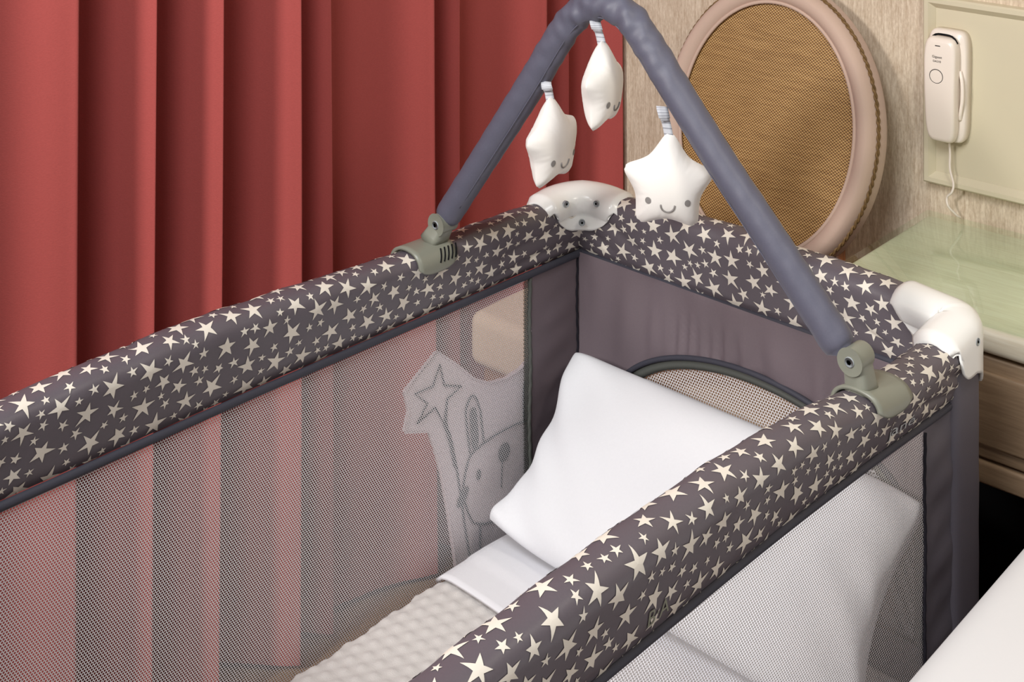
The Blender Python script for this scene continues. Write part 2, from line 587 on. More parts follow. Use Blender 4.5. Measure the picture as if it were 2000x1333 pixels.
def build_rail(name, rail, label=None, stars=True):
    nt = int(rail.L / 0.008) + 2; nv = 72
    T, Vv = np.meshgrid(np.linspace(0, rail.L, nt), np.linspace(0, PL, nv), indexing='ij')
    V = rail.P(T.ravel(), Vv.ravel())
    F = gridfaces(nt, nv)
    V = V.tolist(); mi = [0] * len(F)
    if stars:
        placed = []
        for (R, tries) in ((0.0142, 900), (0.0112, 1600), (0.0070, 5000), (0.0058, 6000)):
            for _ in range(tries):
                t = rng.uniform(0, rail.L); v = rng.uniform(-0.004, PL + 0.004)
                r = R * rng.uniform(0.92, 1.08)
                if all((t - a) ** 2 + (v - b) ** 2 > ((r + c) * 0.99 + 0.0020) ** 2 for a, b, c in placed):
                    placed.append((t, v, r))
        TT, VV, FF = [], [], []
        for (t, v, r) in placed:
            jag = rng.uniform(0.82, 1.18, 10)
            a, b, f = star_geo(rail, t, v, r * 1.06, rng.uniform(0, 6.28), jag)
            o = len(V) + sum(len(x) for x in TT)
            FF += [tuple(i + o for i in q) for q in f]
            TT.append(a); VV.append(b)
        sp = rail.P(np.concatenate(TT), np.concatenate(VV), 0.0006)
        V += sp.tolist(); F += FF; mi += [1] * len(FF)
    return CP(name, V, F, None, mats=[M['rail'], M['star']], midx=mi)


rl = build_rail('padded_rail', rail_left)
rr = build_rail('padded_rail', rail_right)
rf = build_rail('padded_rail', rail_far)
rn = build_rail('padded_rail', rail_near)


# hem band under each rail
def hem(name, rail, side, z0=-0.011):
    nt = int(rail.L / 0.012) + 2
    V = []
    for t in np.linspace(0, rail.L, nt):
        zb = float(rail.zbot(np.array([t]))[0])
        c = rail.a + rail.d * t
        for k in range(10):
            a = 2 * math.pi * k / 10
            x = side * (0.0165 if rail is rail_left else 0.0110) + 0.0045 * math.cos(a) * rail_scale(side)
            z = zb - 0.004 + 0.0058 * math.sin(a)
            q = c + rail.out * x
            V.append((q[0], q[1], z))
    f = gridfaces(nt, 10, False, True)
    return CP(name, V, f, M['binding'])


def rail_scale(s):
    return 1.0


hem('rail_binding', rail_left, -1)
hem('rail_binding', rail_right, 1)
hem('rail_binding', rail_far, -1)


# net panels: real threads around open cells
def net_geo(inside, u0, u1, v0, v1, pu, pv, mapping, hole=0.70):
    iu = np.arange(int((u1 - u0) / pu) + 1); iv = np.arange(int((v1 - v0) / pv) + 1)
    I, J = np.meshgrid(iu, iv, indexing='ij')
    cu = (u0 + (I + 0.5 * (J % 2)) * pu).ravel(); cvv = (v0 + J * pv).ravel()
    keep = inside(cu, cvv)
    cu, cvv = cu[keep], cvv[keep]
    hx = np.array([(0, 2 / 3), (0.5, 1 / 3), (0.5, -1 / 3), (0, -2 / 3), (-0.5, -1 / 3), (-0.5, 1 / 3)])
    du = np.concatenate([hx[:, 0] * pu, hx[:, 0] * pu * hole]); dv = np.concatenate([hx[:, 1] * pv, hx[:, 1] * pv * hole])
    U = cu[:, None] + du[None]; Vv = cvv[:, None] + dv[None]
    verts = mapping(U.ravel(), Vv.ravel())
    base = (np.arange(len(cu)) * 12)[:, None, None]
    q = np.array([(k, (k + 1) % 6, 6 + (k + 1) % 6, 6 + k) for k in range(6)])[None]
    return verts, (base + q).reshape(-1, 4)


def wobble(u, v):
    return 0.0012 * np.sin(7 * u + 3 * v) + 0.0008 * np.sin(15 * v - 4 * u)


v, f = net_geo(lambda u, v: v < zbl(u - NEAR) - 0.006, 0.50, 1.594, 0.17, 0.660, 0.0037, 0.0031,
               lambda u, v: np.stack([-1.4885 + wobble(u, v), u, v], 1))
CP('net_panel', v, f, M['thread'], smooth=False)
v, f = net_geo(lambda u, v: np.ones_like(u, bool), 0.50, 1.590, 0.17, 0.660, 0.0037, 0.0031,
               lambda u, v: np.stack([-0.8235 + wobble(u, v), u, v], 1))
CP('net_panel', v, f, M['thread'], smooth=False)
AC, AZ, AA, AB = -1.150, 0.420, 0.272, 0.160       # arched window in the far end


def arch_in(shrink):
    def g(u, v):
        a = AA - shrink; b = AB - shrink
        up = ((u - AC) / a) ** 2 + ((v - AZ) / b) ** 2 < 1
        lo = (np.abs(u - AC) < a) & (v < AZ) & (v > AZ - 0.12)
        return np.where(v >= AZ, up, lo)
    return g


v, f = net_geo(arch_in(0.012), AC - 0.28, AC + 0.28, 0.30, 0.60, 0.0046, 0.0042,
               lambda u, v: np.stack([u, 1.7125 + wobble(u, v), v], 1))
CP('net_window', v, f, M['thread'], smooth=False)


# far end panel of lining cloth with the arched opening
def arch_pt(th, grow):
    """th 0..1 from lower-left up over the arch to lower-right"""
    a, b = AA + grow, AB + grow
    if th < 0.15: return (AC - a, AZ - 0.12 * (1 - th / 0.15))
    if th > 0.85: return (AC + a, AZ - 0.12 * ((th - 0.85) / 0.15))
    an = math.pi * (1 - (th - 0.15) / 0.7)
    return (AC + a * math.cos(an), AZ + b * math.sin(an))


V = []
nth, nr = 181, 26
XL, XR, ZT = -1.489, -0.850, 0.664
for i in range(nth):
    th = i / (nth - 1)
    x0, z0 = arch_pt(th, 0.0)
    if th < 0.15: x1, z1 = XL, z0
    elif th > 0.85: x1, z1 = XR, z0
    else:
        q = (th - 0.15) / 0.7
        if q < 0.25: x1, z1 = XL, AZ + (ZT - AZ) * q / 0.25
        elif q > 0.75: x1, z1 = XR, AZ + (ZT - AZ) * (1 - q) / 0.25
        else: x1, z1 = XL + (XR - XL) * (q - 0.25) / 0.5, ZT
    for j in range(nr):
        k = j / (nr - 1)
        x, z = x0 + (x1 - x0) * k, z0 + (z1 - z0) * k
        env = math.sin(math.pi * min(1, k * 1.0)) ** 0.6
        g = 0.0040 * math.sin(190 * x + 6 * math.sin(20 * x)) * math.exp(-((k - 0.25) / 0.35) ** 2) * (0.35 + 0.65 * (x > -1.30))
        g += 0.0032 * math.sin(95 * x - 14 * z) * env * 0.6
        g += 0.003 * math.sin(24 * (x + 0.9 * z)) * env
        V.append((x, 1.704 + g, z))
CP('end_panel', V, gridfaces(nth, nr), M['lining'])
# lower part of the end panel, below the opening
V, F = [], []
for x in np.linspace(XL, XR, 30):
    for z in np.linspace(0.10, 0.302, 8):
        V.append((x, 1.704 + 0.0015 * math.sin(40 * x), z))
CP('end_skirt', V, gridfaces(30, 8), M['lining'])
# arch binding (dark) and zip tape (grey-green)
arch_c = np.array([(arch_pt(t, -0.001)[0], 1.7015, arch_pt(t, -0.001)[1]) for t in np.linspace(0, 1, 120)])
tube('window_piping', arch_c, 0.0042, M['binding'], cot, CO, 8)
V = []
for t in np.linspace(0, 1, 140):
    for k, (g, yy) in enumerate(((-0.003, 1.7015), (-0.010, 1.7045), (-0.011, 1.7025), (-0.019, 1.7055), (-0.020, 1.7100))):
        x, z = arch_pt(t, g)
        V.append((x, yy, z))
CP('window_tape', V, gridfaces(140, 5), M['zipband'])


# corner cloth strips beside the nets, with their seams
def strip(name, s, n0, n1, z0, z1, amp, mat):
    V = []
    nu, nv = 16, 60
    for i in range(nu):
        u = i / (nu - 1)
        for j in range(nv):
            z = z0 + (z1 - z0) * j / (nv - 1)
            n = n0 + (n1 - n0) * u
            d = amp * math.sin(58 * z + 30 * n) * math.sin(math.pi * u) + amp * 0.7 * math.sin(131 * z - 22 * n) * math.sin(math.pi * u)
            V.append((s + d, n, z))
    return CP(name, V, gridfaces(nu, nv), mat)


strip('corner_strip', -1.4875, 1.592, 1.7045, 0.10, 0.664, 0.0012, M['lining'])
strip('corner_strip', -0.8215, 1.588, 1.674, 0.10, 0.664, 0.0018, M['grey'])


def seamline(name, s, n, z0, z1, r, mat, dz=0.012):
    zz = np.arange(z0, z1, dz / 2)
    pts = [(s, n + 0.0008 * math.sin(z * 260) + 0.001 * math.sin(z * 40), z) for z in zz]
    return tube(name, pts, r, mat, cot, CO, 6)


seamline('net_edging', -1.4870, 1.5905, 0.12, 0.660, 0.0035, M['zipband'])
seamline('net_edging', -0.8210, 1.5880, 0.12, 0.660, 0.0022, M['seam'])
seamline('strip_seam', -0.8190, 1.6680, 0.12, 0.668, 0.0016, M['seam'])
seamline('corner_seam', -1.4860, 1.7020, 0.12, 0.664, 0.0018, M['seam'])
# doubled band of net along the left strip
v, f = net_geo(lambda u, v: np.ones_like(u, bool), 1.5765, 1.590, 0.17, 0.660, 0.0037, 0.0031,
               lambda u, v: np.stack([-1.4868 + 0 * u, u + 0.0016, v + 0.0013], 1), hole=0.5)
CP('net_hem', v, f, M['zipband'], smooth=False)


# corner posts in cloth sleeves
def post(s0, s1, n0, n1, ztop, e=0.34):
    V = []
    c = ((s0 + s1) / 2, (n0 + n1) / 2); hs, hn = (s1 - s0) / 2, (n1 - n0) / 2
    nz, na = 90, 36
    for j in range(nz):
        z = 0.03 + (ztop - 0.03) * j / (nz - 1)
        for k in range(na):
            a = 2 * math.pi * k / na
            ca, sa = math.cos(a), math.sin(a)
            x = hs * math.copysign(abs(ca) ** e, ca); y = hn * math.copysign(abs(sa) ** e, sa)
            w = 1 + 0.010 * math.sin(70 * z + 3 * a) * (0.5 + 0.5 * math.sin(11 * z + 2)) + 0.010 * math.exp(-((z - 0.585 + 0.01 * sa) / 0.004) ** 2) + 0.010 * math.exp(-((z - 0.545 + 0.008 * sa) / 0.004) ** 2)
            V.append((c[0] + x * w, c[1] + y * w, z))
    f = gridfaces(nz, na, False, True)
    f.append(tuple(range(na))); f.append(tuple((nz - 1) * na + k for k in range(na)))
    o = CP('corner_post', V, f, M['grey'])
    v2, f2 = cyl_geo((c[0], c[1], 0.0), (0, 0, 1), 0.022, 0.03)
    CP('foot', v2, f2, M['dark'], o)
    return o


post(-1.533, -1.494, 1.662, 1.748, 0.73)
post(-0.853, -0.8145, 1.658, 1.732, 0.71, 0.44)
post(-1.533, -1.494, 0.455, 0.54, 0.73)
post(-0.853, -0.806, 0.455, 0.54, 0.73)

# base board and lower skirt
box('base_board', (-1.486, -0.826, 0.50, 1.70, 0.05, 0.085), M['binding'], cot, CO, 0.008)
for s in (-1.4895, -0.8225):
    V = []
    for n in np.linspace(0.50, 1.60, 40):
        for z in np.linspace(0.06, 0.175, 6): V.append((s + 0.002 * math.sin(30 * n + 20 * z), n, z))
    CP('side_skirt', V, gridfaces(40, 6), M['grey'])
V = []
for s in np.linspace(-1.489, -0.822, 20):
    for z in np.linspace(0.06, 0.664, 10): V.append((s, 0.500 + 0.002 * math.sin(20 * s + 11 * z), z))
CP('end_panel', V, gridfaces(20, 10), M['lining'])


# white plastic corner brackets
def bracket(cs, cn, ls, ln, sides, A=(0.100, 0.106), rc=0.04, zs=(0.776, 0.766, 0.769)):
    """cs,cn = meeting point of the rail centre lines; ls/ln = direction (+-1) the two arms run"""
    Aa, Ab = A
    path = []
    for t in np.linspace(Aa, rc, 16): path.append(((cs, cn + ln * t), (-ls, 0), t))
    for a in np.linspace(0, math.pi / 2, 12)[1:-1]:
        ctr = (cs + ls * rc, cn + ln * rc)
        o = (-ls * math.cos(a), -ln * math.sin(a))
        path.append(((ctr[0] + o[0] * rc, ctr[1] + o[1] * rc), o, rc * (1 - math.sin(a)) if a < math.pi / 4 else rc * (1 - math.cos(a))))
    for t in np.linspace(rc, Ab, 16): path.append(((cs + ls * t, cn), (0, -ln), t))
    dz_in = ([0, .045, .065, .077, .089, .099, .112], [.708, .708, .713, .720, .731, .745, .760])
    dz_out = ([0, .01, .02, .03, .05, .06, .07, .075, .085, .10], [.652, .668, .690, .696, .695, .696, .703, .715, .735, .745])
    V = []
    NP = 0
    for ip, (c, o, d) in enumerate(path):
        ze, ks = (zs[1], Aa / 0.112) if ip < len(path) / 2 else (zs[2], Ab / 0.112)
        d0 = d; d = d / ks; zt = zs[0] + (ze - zs[0]) * min(1, d / 0.1) ** 1.2; sk = max(0.0, (d - 0.098) / 0.014); zt -= 0.010 * sk
        zi = float(np.interp(d, *dz_in)); zo = float(np.interp(d0 * 0.1 / ks / 0.112, *dz_out))
        h = 0.0295 - 0.008 * sk; zi = min(zi, zt - 0.014); zo = min(zo, zt - 0.014)
        zr = zt - 0.030
        sec = []
        for k in range(8):
            z = zi + (max(zi, zr - 0.006) - zi) * k / 7
            sec.append((-h + 0.0050 * min(1, max(0, (zr - 0.004 - z) / 0.006)), z))
        for k, (x, q) in enumerate(((-h - 0.0015, .006), (-h - 0.0025, .012), (-h - 0.0005, .018), (-h * .82, .0235), (-h * .55, .0275), (-h * .25, .0295), (0, .030), (h * .3, .0292), (h * .6, .0265), (h * .85, .0215), (h * .97, .014), (h, .006))):
            z = zr + q
            if z < zi: z = zi
            sec.append((x, z))
        for k in range(10):
            z = zr - (zr - zo) * k / 9 if zo < zr else max(zo, zr)
            sec.append((h, min(z, zt)))
        NP = len(sec)
        for (x, z) in sec:
            V.append((c[0] + o[0] * x, c[1] + o[1] * x, z))
    flip = (ls * ln) > 0
    b = CP('corner_bracket', V, gridfaces(len(path), NP, flip=flip), M['white_plastic'])
    solid(b, 0.004, 0.0)
    for (sc, sn, z, ax) in sides:
        v, f = cyl_geo((sc - ax[0] * .002, sn - ax[1] * .002, z), (ax[0], ax[1], 0.12), 0.0052, 0.0048)
        s_ = CP('screw', v, f, M['steel'], b)
        ax3 = np.array((ax[0], ax[1], 0.12)); ax3 /= np.linalg.norm(ax3)
        v, f = cyl_geo(np.array((sc - ax[0] * .002, sn - ax[1] * .002, z)) + ax3 * .0045, ax3, 0.0019, 0.0006, 6)
        CP('screw_socket', v, f, M['dark'], s_)
    return b


Ls, Rs, Fn = -1.503, -0.836, 1.724
q = 0.7071
bracket(Ls, Fn, 1, -1, [(-1.4690, 1.655, 0.757, (1, -.25)), (-1.435, 1.690, 0.757, (.25, -1)), (-1.457, 1.680, 0.724, (q, -q))], (0.100, 0.106), 0.065)
bracket(Rs, Fn, -1, -1, [(-0.850, 1.6945, 0.745, (0, -1)), (-0.8065, 1.697, 0.735, (1, 0))], (0.088, 0.094), 0.024, (0.763, 0.752, 0.770))
bracket(Ls, NEAR, 1, 1, [(-1.4735, 0.535, 0.758, (1, 0))])
bracket(Rs, NEAR, -1, 1, [(-0.8065, 0.51, 0.737, (1, 0))])

# pink felt rabbit panel on the outside of the left net
out = [(1.402, .600), (1.442, .567), (1.477, .534), (1.51, .516), (1.547, .510), (1.580, .514), (1.62, .530), (1.655, .560), (1.69, .585), (1.70, .40), (1.70, .22), (1.445, .22),
       (1.439, .273), (1.425, .349), (1.411, .414), (1.397, .459), (1.384, .489), (1.338, .505), (1.346, .533), (1.338, .563)]
SB = -1.4965
V = [(SB, n, z) for n, z in out]
pan = CP('rabbit_panel', V, [tuple(range(len(out)))], M['bunny'], smooth=False)
solid(pan, 0.005, 1.0)
pan['label'] = 'pale pink felt panel printed with a rabbit holding a star'
edge = [(SB + 0.0012, n, z) for n, z in out]
tube('panel_stitching', edge, 0.0016, M['bunny'], pan, CO, 6, closed=True)


def ink(name, pts, r=0.0016, closed=False, sm=True):
    p = catmull(pts, 6, closed) if sm else np.array(pts, float)
    P3 = [(SB + 0.0022, a, b) for a, b in p]
    return tube_geo(P3, r, 5, closed)


def blob(pts, rim=True):
    p = catmull(pts, 5, True)
    c = p.mean(0)
    V = [(SB + 0.0024, c[0], c[1])] + [(SB + 0.0024, a, b) for a, b in p]
    n = len(p)
    return V, [(0, 1 + i, 1 + (i + 1) % n) for i in range(n)]


def ell(c, a, b, n=10, tilt=0):
    return [(c[0] + a * math.cos(t) + tilt * b * math.sin(t), c[1] + b * math.sin(t)) for t in np.linspace(0, 2 * math.pi, n, endpoint=False)]


g = join_geo(ink('', [(1.406, .579), (1.415, .546), (1.45, .533), (1.421, .524), (1.414, .488), (1.397, .52), (1.361, .51), (1.381, .532), (1.357, .554), (1.392, .553)], .0016, True, False))
CP('star_outline', g[0], g[1], M['bunny_line'], pan)
g = join_geo(ink('', [(1.42, .521), (1.419, .489), (1.428, .463), (1.439, .418), (1.446, .383), (1.451, .358), (1.456, .326), (1.468, .267)]), ink('', [(1.414, .49), (1.424, .463), (1.436, .418)]))
CP('star_ribbon', g[0], g[1], M['bunny_line'], pan)
g = join_geo(ink('', [(1.468, .426), (1.461, .47), (1.46, .496), (1.474, .51), (1.488, .486), (1.493, .458), (1.497, .431)]),
             ink('', [(1.458, .353), (1.454, .379), (1.46, .405), (1.47, .422), (1.495, .429), (1.539, .433), (1.585, .43), (1.612, .423), (1.635, .40), (1.64, .36)]),
             ink('', [(1.458, .353), (1.47, .325), (1.481, .315), (1.51, .304), (1.57, .300)]), ink('', [(1.489, .312), (1.489, .266)]),
             ink('', [(1.585, .432), (1.585, .482), (1.6, .503), (1.616, .495), (1.622, .469), (1.62, .422)]), ink('', [(1.537, .387), (1.535, .347)], .001))
CP('rabbit_outline', g[0], g[1], M['bunny_line'], pan)
for g in (blob([(1.469, .490), (1.480, .488), (1.484, .461), (1.485, .434), (1.473, .430), (1.468, .465)]), blob([(1.595, .485), (1.606, .488), (1.612, .46), (1.612, .434), (1.595, .434)])):
    CP('rabbit_ear', g[0], g[1], M['bunny_line'], pan)
for nm, g in (('rabbit_nose', blob(ell((1.541, .399), .0125, .0145))), ('rabbit_eye', blob(ell((1.486, .386), .0045, .008))), ('rabbit_eye', blob(ell((1.606, .369), .0045, .008)))):
    CP(nm, g[0], g[1], M['bunny_line'], pan)
g = join_geo(blob(ell((1.453, .366), .010, .013, 10, .5)))
CP('rabbit_bow', g[0], g[1], M['bunny_line'], pan)


# stitched lettering on the outer face of the right rail
def lettering(body, size, t_start, v_base, mat, name, slant=0.0, squash=1.0):
    cu = bpy.data.curves.new(name, 'FONT')
    cu.body = body; cu.size = size; cu.resolution_u = 3
    tmp = bpy.data.objects.new(name, cu)
    COL.objects.link(tmp)
    dg = bpy.context.evaluated_depsgraph_get()
    me = bpy.data.meshes.new_from_object(tmp.evaluated_get(dg))
    co = np.array([v.co[:] for v in me.vertices]); fs = [tuple(p.vertices) for p in me.polygons]
    bpy.data.objects.remove(tmp)
    t = t_start + co[:, 0] * squash; vv = np.clip(v_base - co[:, 1] - slant * co[:, 0], 0.001, PL - 0.001)
    return CP(name, rail_right.P(t, vv, 0.0012), fs, mat, rr)


lettering('jan\u00e9', 0.030, 1.490 - NEAR, PL - 0.028, M['logo'], 'stitched_lettering', 0.0, 1.25)
lettering('B\u00b7A', 0.026, 1.034 - NEAR, PL - 0.020, M['logo_green'], 'stitched_emblem', 0.0, 0.9)

# ------------------------------------------------------------------ bedding
bo = (S0, 1.1, 0.085)
mat_ = thing('crib_mattress', 'mattress in a white fitted sheet lying in the travel cot', 'mattress', bo, True)


def mattress_z(s, n):
    e = min(1, max(0, min(s + 1.476, -0.836 - s) / 0.03))
    return 0.268 - 0.02 * (1 - e) ** 2


box('fitted_sheet', (-1.472, -0.838, 0.515, 1.695, 0.087, 0.266), M['sheet'], mat_, bo, 0.03, 5)

# dotted fleece blanket
NU, NVb = 190, 270
V = []
for i in range(NU):
    s = -1.470 + (0.63) * i / (NU - 1)
    for j in range(NVb):
        n = 0.55 + (1.405 - 0.55) * j / (NVb - 1)
        ed = min(s + 1.470, -0.84 - s); e = min(1, ed / 0.035)
        z = 0.2745 + 0.012 * math.sqrt(max(0, e * (2 - e)))
        px, pn = 0.0240, 0.0208
        row = round((n - 0.5) / pn); sh = 0.5 * (row % 2)
        cx = (round((s + 1.47) / px - sh) + sh) * px - 1.47; cy = row * pn + 0.5
        r2 = ((s - cx) ** 2 + (n - cy) ** 2) / 0.0062 ** 2
        z += 0.0022 * math.exp(-r2) - 0.0010 * math.exp(-((math.sqrt(r2) - 1.7) / 0.6) ** 2)
        z += 0.003 * math.sin(9 * s + 6 * n) + 0.0025 * math.sin(17 * n - 11 * s)
        V.append((s - 0.002 * math.sin(90 * n) * (e < .3), n, z))
nb = len(V)
bl = mk('dotted_blanket', V, gridfaces(NU, NVb), M['blanket'], None, bo, cotframe=True)
solid(bl, 0.006, -1)
tag(bl, 'pale grey dimple-dot fleece blanket tucked over the cot mattress', 'blanket')

# turned-down top sheet
V = []
nu, nv = 60, 26
for i in range(nu):
    s = -1.471 + 0.632 * i / (nu - 1)
    for j in range(nv):
        n = 1.380 + (1.60 - 1.380) * j / (nv - 1) + 0.006 * math.sin(6 * s) * (1 - j / nv)
        ed = min(s + 1.471, -0.839 - s); e = min(1, ed / 0.035)
        z = 0.284 + 0.013 * math.sqrt(max(0, e * (2 - e))) + 0.003 * math.sin(9 * s + 6 * n)
        z += 0.0018 * (j > 6) - 0.006 * max(0, (j - 10) / 16) + 0.001 * math.sin(31 * s + 14 * n)
        V.append((s, n, z))
ts = mk('top_sheet', V, gridfaces(nu, nv), M['sheet'], None, bo, cotframe=True)
solid(ts, 0.005, 0)
tag(ts, 'white cotton sheet turned down over the dotted blanket below the pillow', 'sheet')

# pillow leaning in the far corner
pb = np.array((1.484, 0.312)); pt = np.array((1.664, 0.522))
dv = (pt - pb) / np.linalg.norm(pt - pb); nr_ = np.array((-dv[1], dv[0])); HL = np.linalg.norm(pt - pb) / 2; pc = (pb + pt) / 2
N_ = 64


def pillow_side(sign):
    out = []
    for i in range(N_):
        u = -1 + 2 * i / (N_ - 1)
        for j in range(N_):
            v_ = -1 + 2 * j / (N_ - 1)
            uu = math.sin(u * math.pi / 2); vv = math.sin(v_ * math.pi / 2)
            x = 0.312 * uu * (1 - 0.105 * (1 - vv * vv) * abs(uu) ** 3)
            y = HL * vv * (1 - (0.0 if vv > 0 else 0.05) * (1 - uu * uu) * abs(vv) ** 3) * 1.03
            cr = 1 - 0.055 * (abs(uu) * abs(vv)) ** 6; x *= cr; y *= cr
            th = max(0.0, (1 - uu ** 2) * (1 - vv ** 2)) ** 0.42
            th = th * (0.066 if sign > 0 else 0.040) + 0.004 * (1 if (1 - uu * uu) * (1 - vv * vv) > 1e-9 else 0)
            wr = 0.0055 * math.sin(18 * uu + 5 * vv + 2.5 * math.sin(3 * vv)) * (abs(uu) ** 3) * (1 - vv * vv)
            wr += 0.004 * math.sin(13 * (uu + vv)) * abs(uu * vv) ** 1.5 + 0.0018 * math.sin(7 * uu - 5 * vv)
            w = sign * (th + (wr if sign > 0 else 0) * min(1, th * 60))
            # lower left ear pushed forward by the net, upper left ear rolled
            ear = math.exp(-((uu + 1) / 0.25) ** 2 - ((vv + 1) / 0.35) ** 2)
            w += 0.030 * ear; y += 0.010 * ear
            ear2 = math.exp(-((uu + 1) / 0.22) ** 2 - ((vv - 1) / 0.3) ** 2)
            y += 0.004 * ear2
            q_ = pc + dv * y + nr_ * w
            out.append((-1.158 + x, q_[0], max(q_[1], 0.292)))
    return out


V = pillow_side(1) + pillow_side(-1)
F = gridfaces(N_, N_, flip=True) + gridfaces(N_, N_, base=N_ * N_)
po = (-1.158, 1.58, 0.29)
pil = mk('pillow', V, F, M['linen'], None, po, cotframe=True)
w_ = pil.modifiers.new('weld', 'WELD'); w_.merge_threshold = 0.0004
tag(pil, 'plump white pillow leaning against the far end inside the cot', 'pillow')

# ------------------------------------------------------------------ toy arch and hanging stars
ctr = np.array([(-1.492, 1.415, .792), (-1.43, 1.42, .879), (-1.369, 1.424, .964), (-1.32, 1.428, 1.034), (-1.275, 1.431, 1.10), (-1.245, 1.434, 1.132), (-1.206, 1.436, 1.147),
                (-1.169, 1.439, 1.137), (-1.137, 1.442, 1.105), (-1.10, 1.444, 1.061), (-1.024, 1.45, .971), (-.971, 1.454, .912), (-.919, 1.458, .852), (-.860, 1.4625, .784)])
ao = (-1.17, 1.437, 0.78)
arch = thing('toy_arch', 'slate-grey padded toy arch clipped across the cot rails', 'toy bar', ao, True)
pth = catmull(ctr, 14)
n_ = len(pth); seg = 28
V = []; up0 = np.array([0, 1.0, 0])
arcl = np.concatenate([[0], np.cumsum(np.linalg.norm(np.diff(pth, axis=0), axis=1))])
for i in range(n_):
    t = pth[min(i + 1, n_ - 1)] - pth[max(i - 1, 0)]; t /= np.linalg.norm(t)
    a_ = up0 - t * (up0 @ t); a_ /= np.linalg.norm(a_); b_ = np.cross(t, a_)
    s_ = arcl[i]; L_ = arcl[-1]
    endr = min(1.0, (min(s_, L_ - s_) + 0.0015) / 0.014)
    endr = math.sqrt(endr * (2 - endr))
    bend = math.exp(-((s_ - L_ * 0.47) / 0.11) ** 2) + 0.25
    for k in range(seg):
        an = 2 * math.pi * k / seg
        inner = 0.5 + 0.5 * math.cos(an - math.pi / 2 * 0)
        r = 0.0205 * endr
        r += endr * bend * (0.0008 * math.sin(190 * s_ + 4 * math.sin(an + 1) + 1.0) + 0.0006 * math.sin(118 * s_ - 3 * an) + 0.0005 * math.sin(330 * s_ + 2 * an))
        r += 0.0007 * math.sin(2 * an + 12 * s_)
        V.append(pth[i] + r * (math.cos(an) * a_ + math.sin(an) * b_))
f = gridfaces(n_, seg, False, True)
f.append(tuple(range(seg))); f.append(tuple((n_ - 1) * seg + k for k in range(seg)))
padt = mk('padded_tube', V, f, M['bar'], arch, ao)
seamp = []
for i in range(6, n_ - 6):
    t = pth[i + 1] - pth[i - 1]; t /= np.linalg.norm(t)
    a_ = up0 - t * (up0 @ t); a_ /= np.linalg.norm(a_); b_ = np.cross(t, a_)
    an = math.radians(232)
    seamp.append(pth[i] + 0.0203 * (math.cos(an) * a_ + math.sin(an) * b_))
tube('tube_seam', seamp, 0.0009, M['bar'], padt, ao, 6)


def clamp(rail, t0, t1, pivot, base, va_, vb_):
    """saddle over the rail, slanted neck, pivot knuckle with a screw"""
    va, vb = PL * va_, PL * vb_
    nt, nv = 10, 40
    T, Vv = np.meshgrid(np.linspace(t0, t1, nt), np.linspace(va, vb, nv), indexing='ij')
    # round the saddle's lower corners
    k = (T - (t0 + t1) / 2) / ((t1 - t0) / 2)
    mid = (va + vb) / 2
    Vv = mid + (Vv - mid) * (1 - 0.22 * np.abs(k) ** 3)
    P_ = rail.raw(T.ravel(), Vv.ravel()) + rail.nrm(T.ravel(), Vv.ravel()) * 0.0046
    sad = mk('clamp_saddle', P_, gridfaces(nt, nv), M['clamp'], arch, ao)
    solid(sad, 0.0045, 0)
    # neck: lofted rounded rectangles
    base = np.array(base, float); pivot = np.array(pivot, float)
    d = pivot - base; L = np.linalg.norm(d); d /= L
    nrm = np.array([0, -1.0, 0]); sd = np.cross(d, nrm)
    secs = [(0.0, .017, .019), (0.35, .0155, .0165), (0.75, .0145, .015), (1.0, .0140, .0140)]
    V = []
    for (q_, hw, hd) in secs:
        c = base + d * (L * q_)
        for kk in range(24):
            a = 2 * math.pi * kk / 24
            ca, sa = math.cos(a), math.sin(a)
            V.append(c + sd * hw * math.copysign(abs(ca) ** .5, ca) + nrm * hd * math.copysign(abs(sa) ** .5, sa))
    f = gridfaces(len(secs), 24, False, True)
    f.append(tuple(range(24))); f.append(tuple(3 * 24 + kk for kk in range(24)))
    mk('clamp_neck', V, f, M['clamp'], arch, ao)
    kn = join_geo(cyl_geo(pivot - nrm * 0.016, nrm, 0.0150, 0.033, 32, cham=0.06))
    knu = mk('clamp_knuckle', kn[0], kn[1], M['clamp'], arch, ao)
    bevel(knu, .002)
    sc = cyl_geo(pivot + nrm * 0.0165, nrm, 0.0062, 0.0022)
    so = mk('clamp_screw', sc[0], sc[1], M['steel'], knu, ao)
    sk = cyl_geo(pivot + nrm * 0.0186, nrm, 0.003, 0.0005, 6)
    mk('screw_socket', sk[0], sk[1], M['dark'], so, ao)
    return sad


clampR = clamp(rail_right, 1.448 - NEAR, 1.524 - NEAR, (-0.843, 1.464, 0.782), (-0.838, 1.468, 0.738), 0.30, 0.68)
clampL = clamp(rail_left, 1.345 - NEAR, 1.418 - NEAR, (-1.488, 1.408, 0.790), (-1.500, 1.400, 0.765), 0.31, 0.70)
# vent slots on the inner side of the left clamp
for k in range(5):
    t = 1.388 - NEAR + 0.0075 * k
    vv = np.linspace(PL * 0.36, PL * 0.42, 6); tt = t + np.linspace(-0.004, 0.004, 6)
    c_ = rail_left.raw(tt, vv) + rail_left.nrm(tt, vv) * 0.0072
    tube('clamp_slot', c_, 0.0012, M['dark'], clampL, ao, 6)


# inflated five-point star: outline and pillow-like height from a relaxed membrane
STAR_A = np.linspace(0, 2 * math.pi, 361)


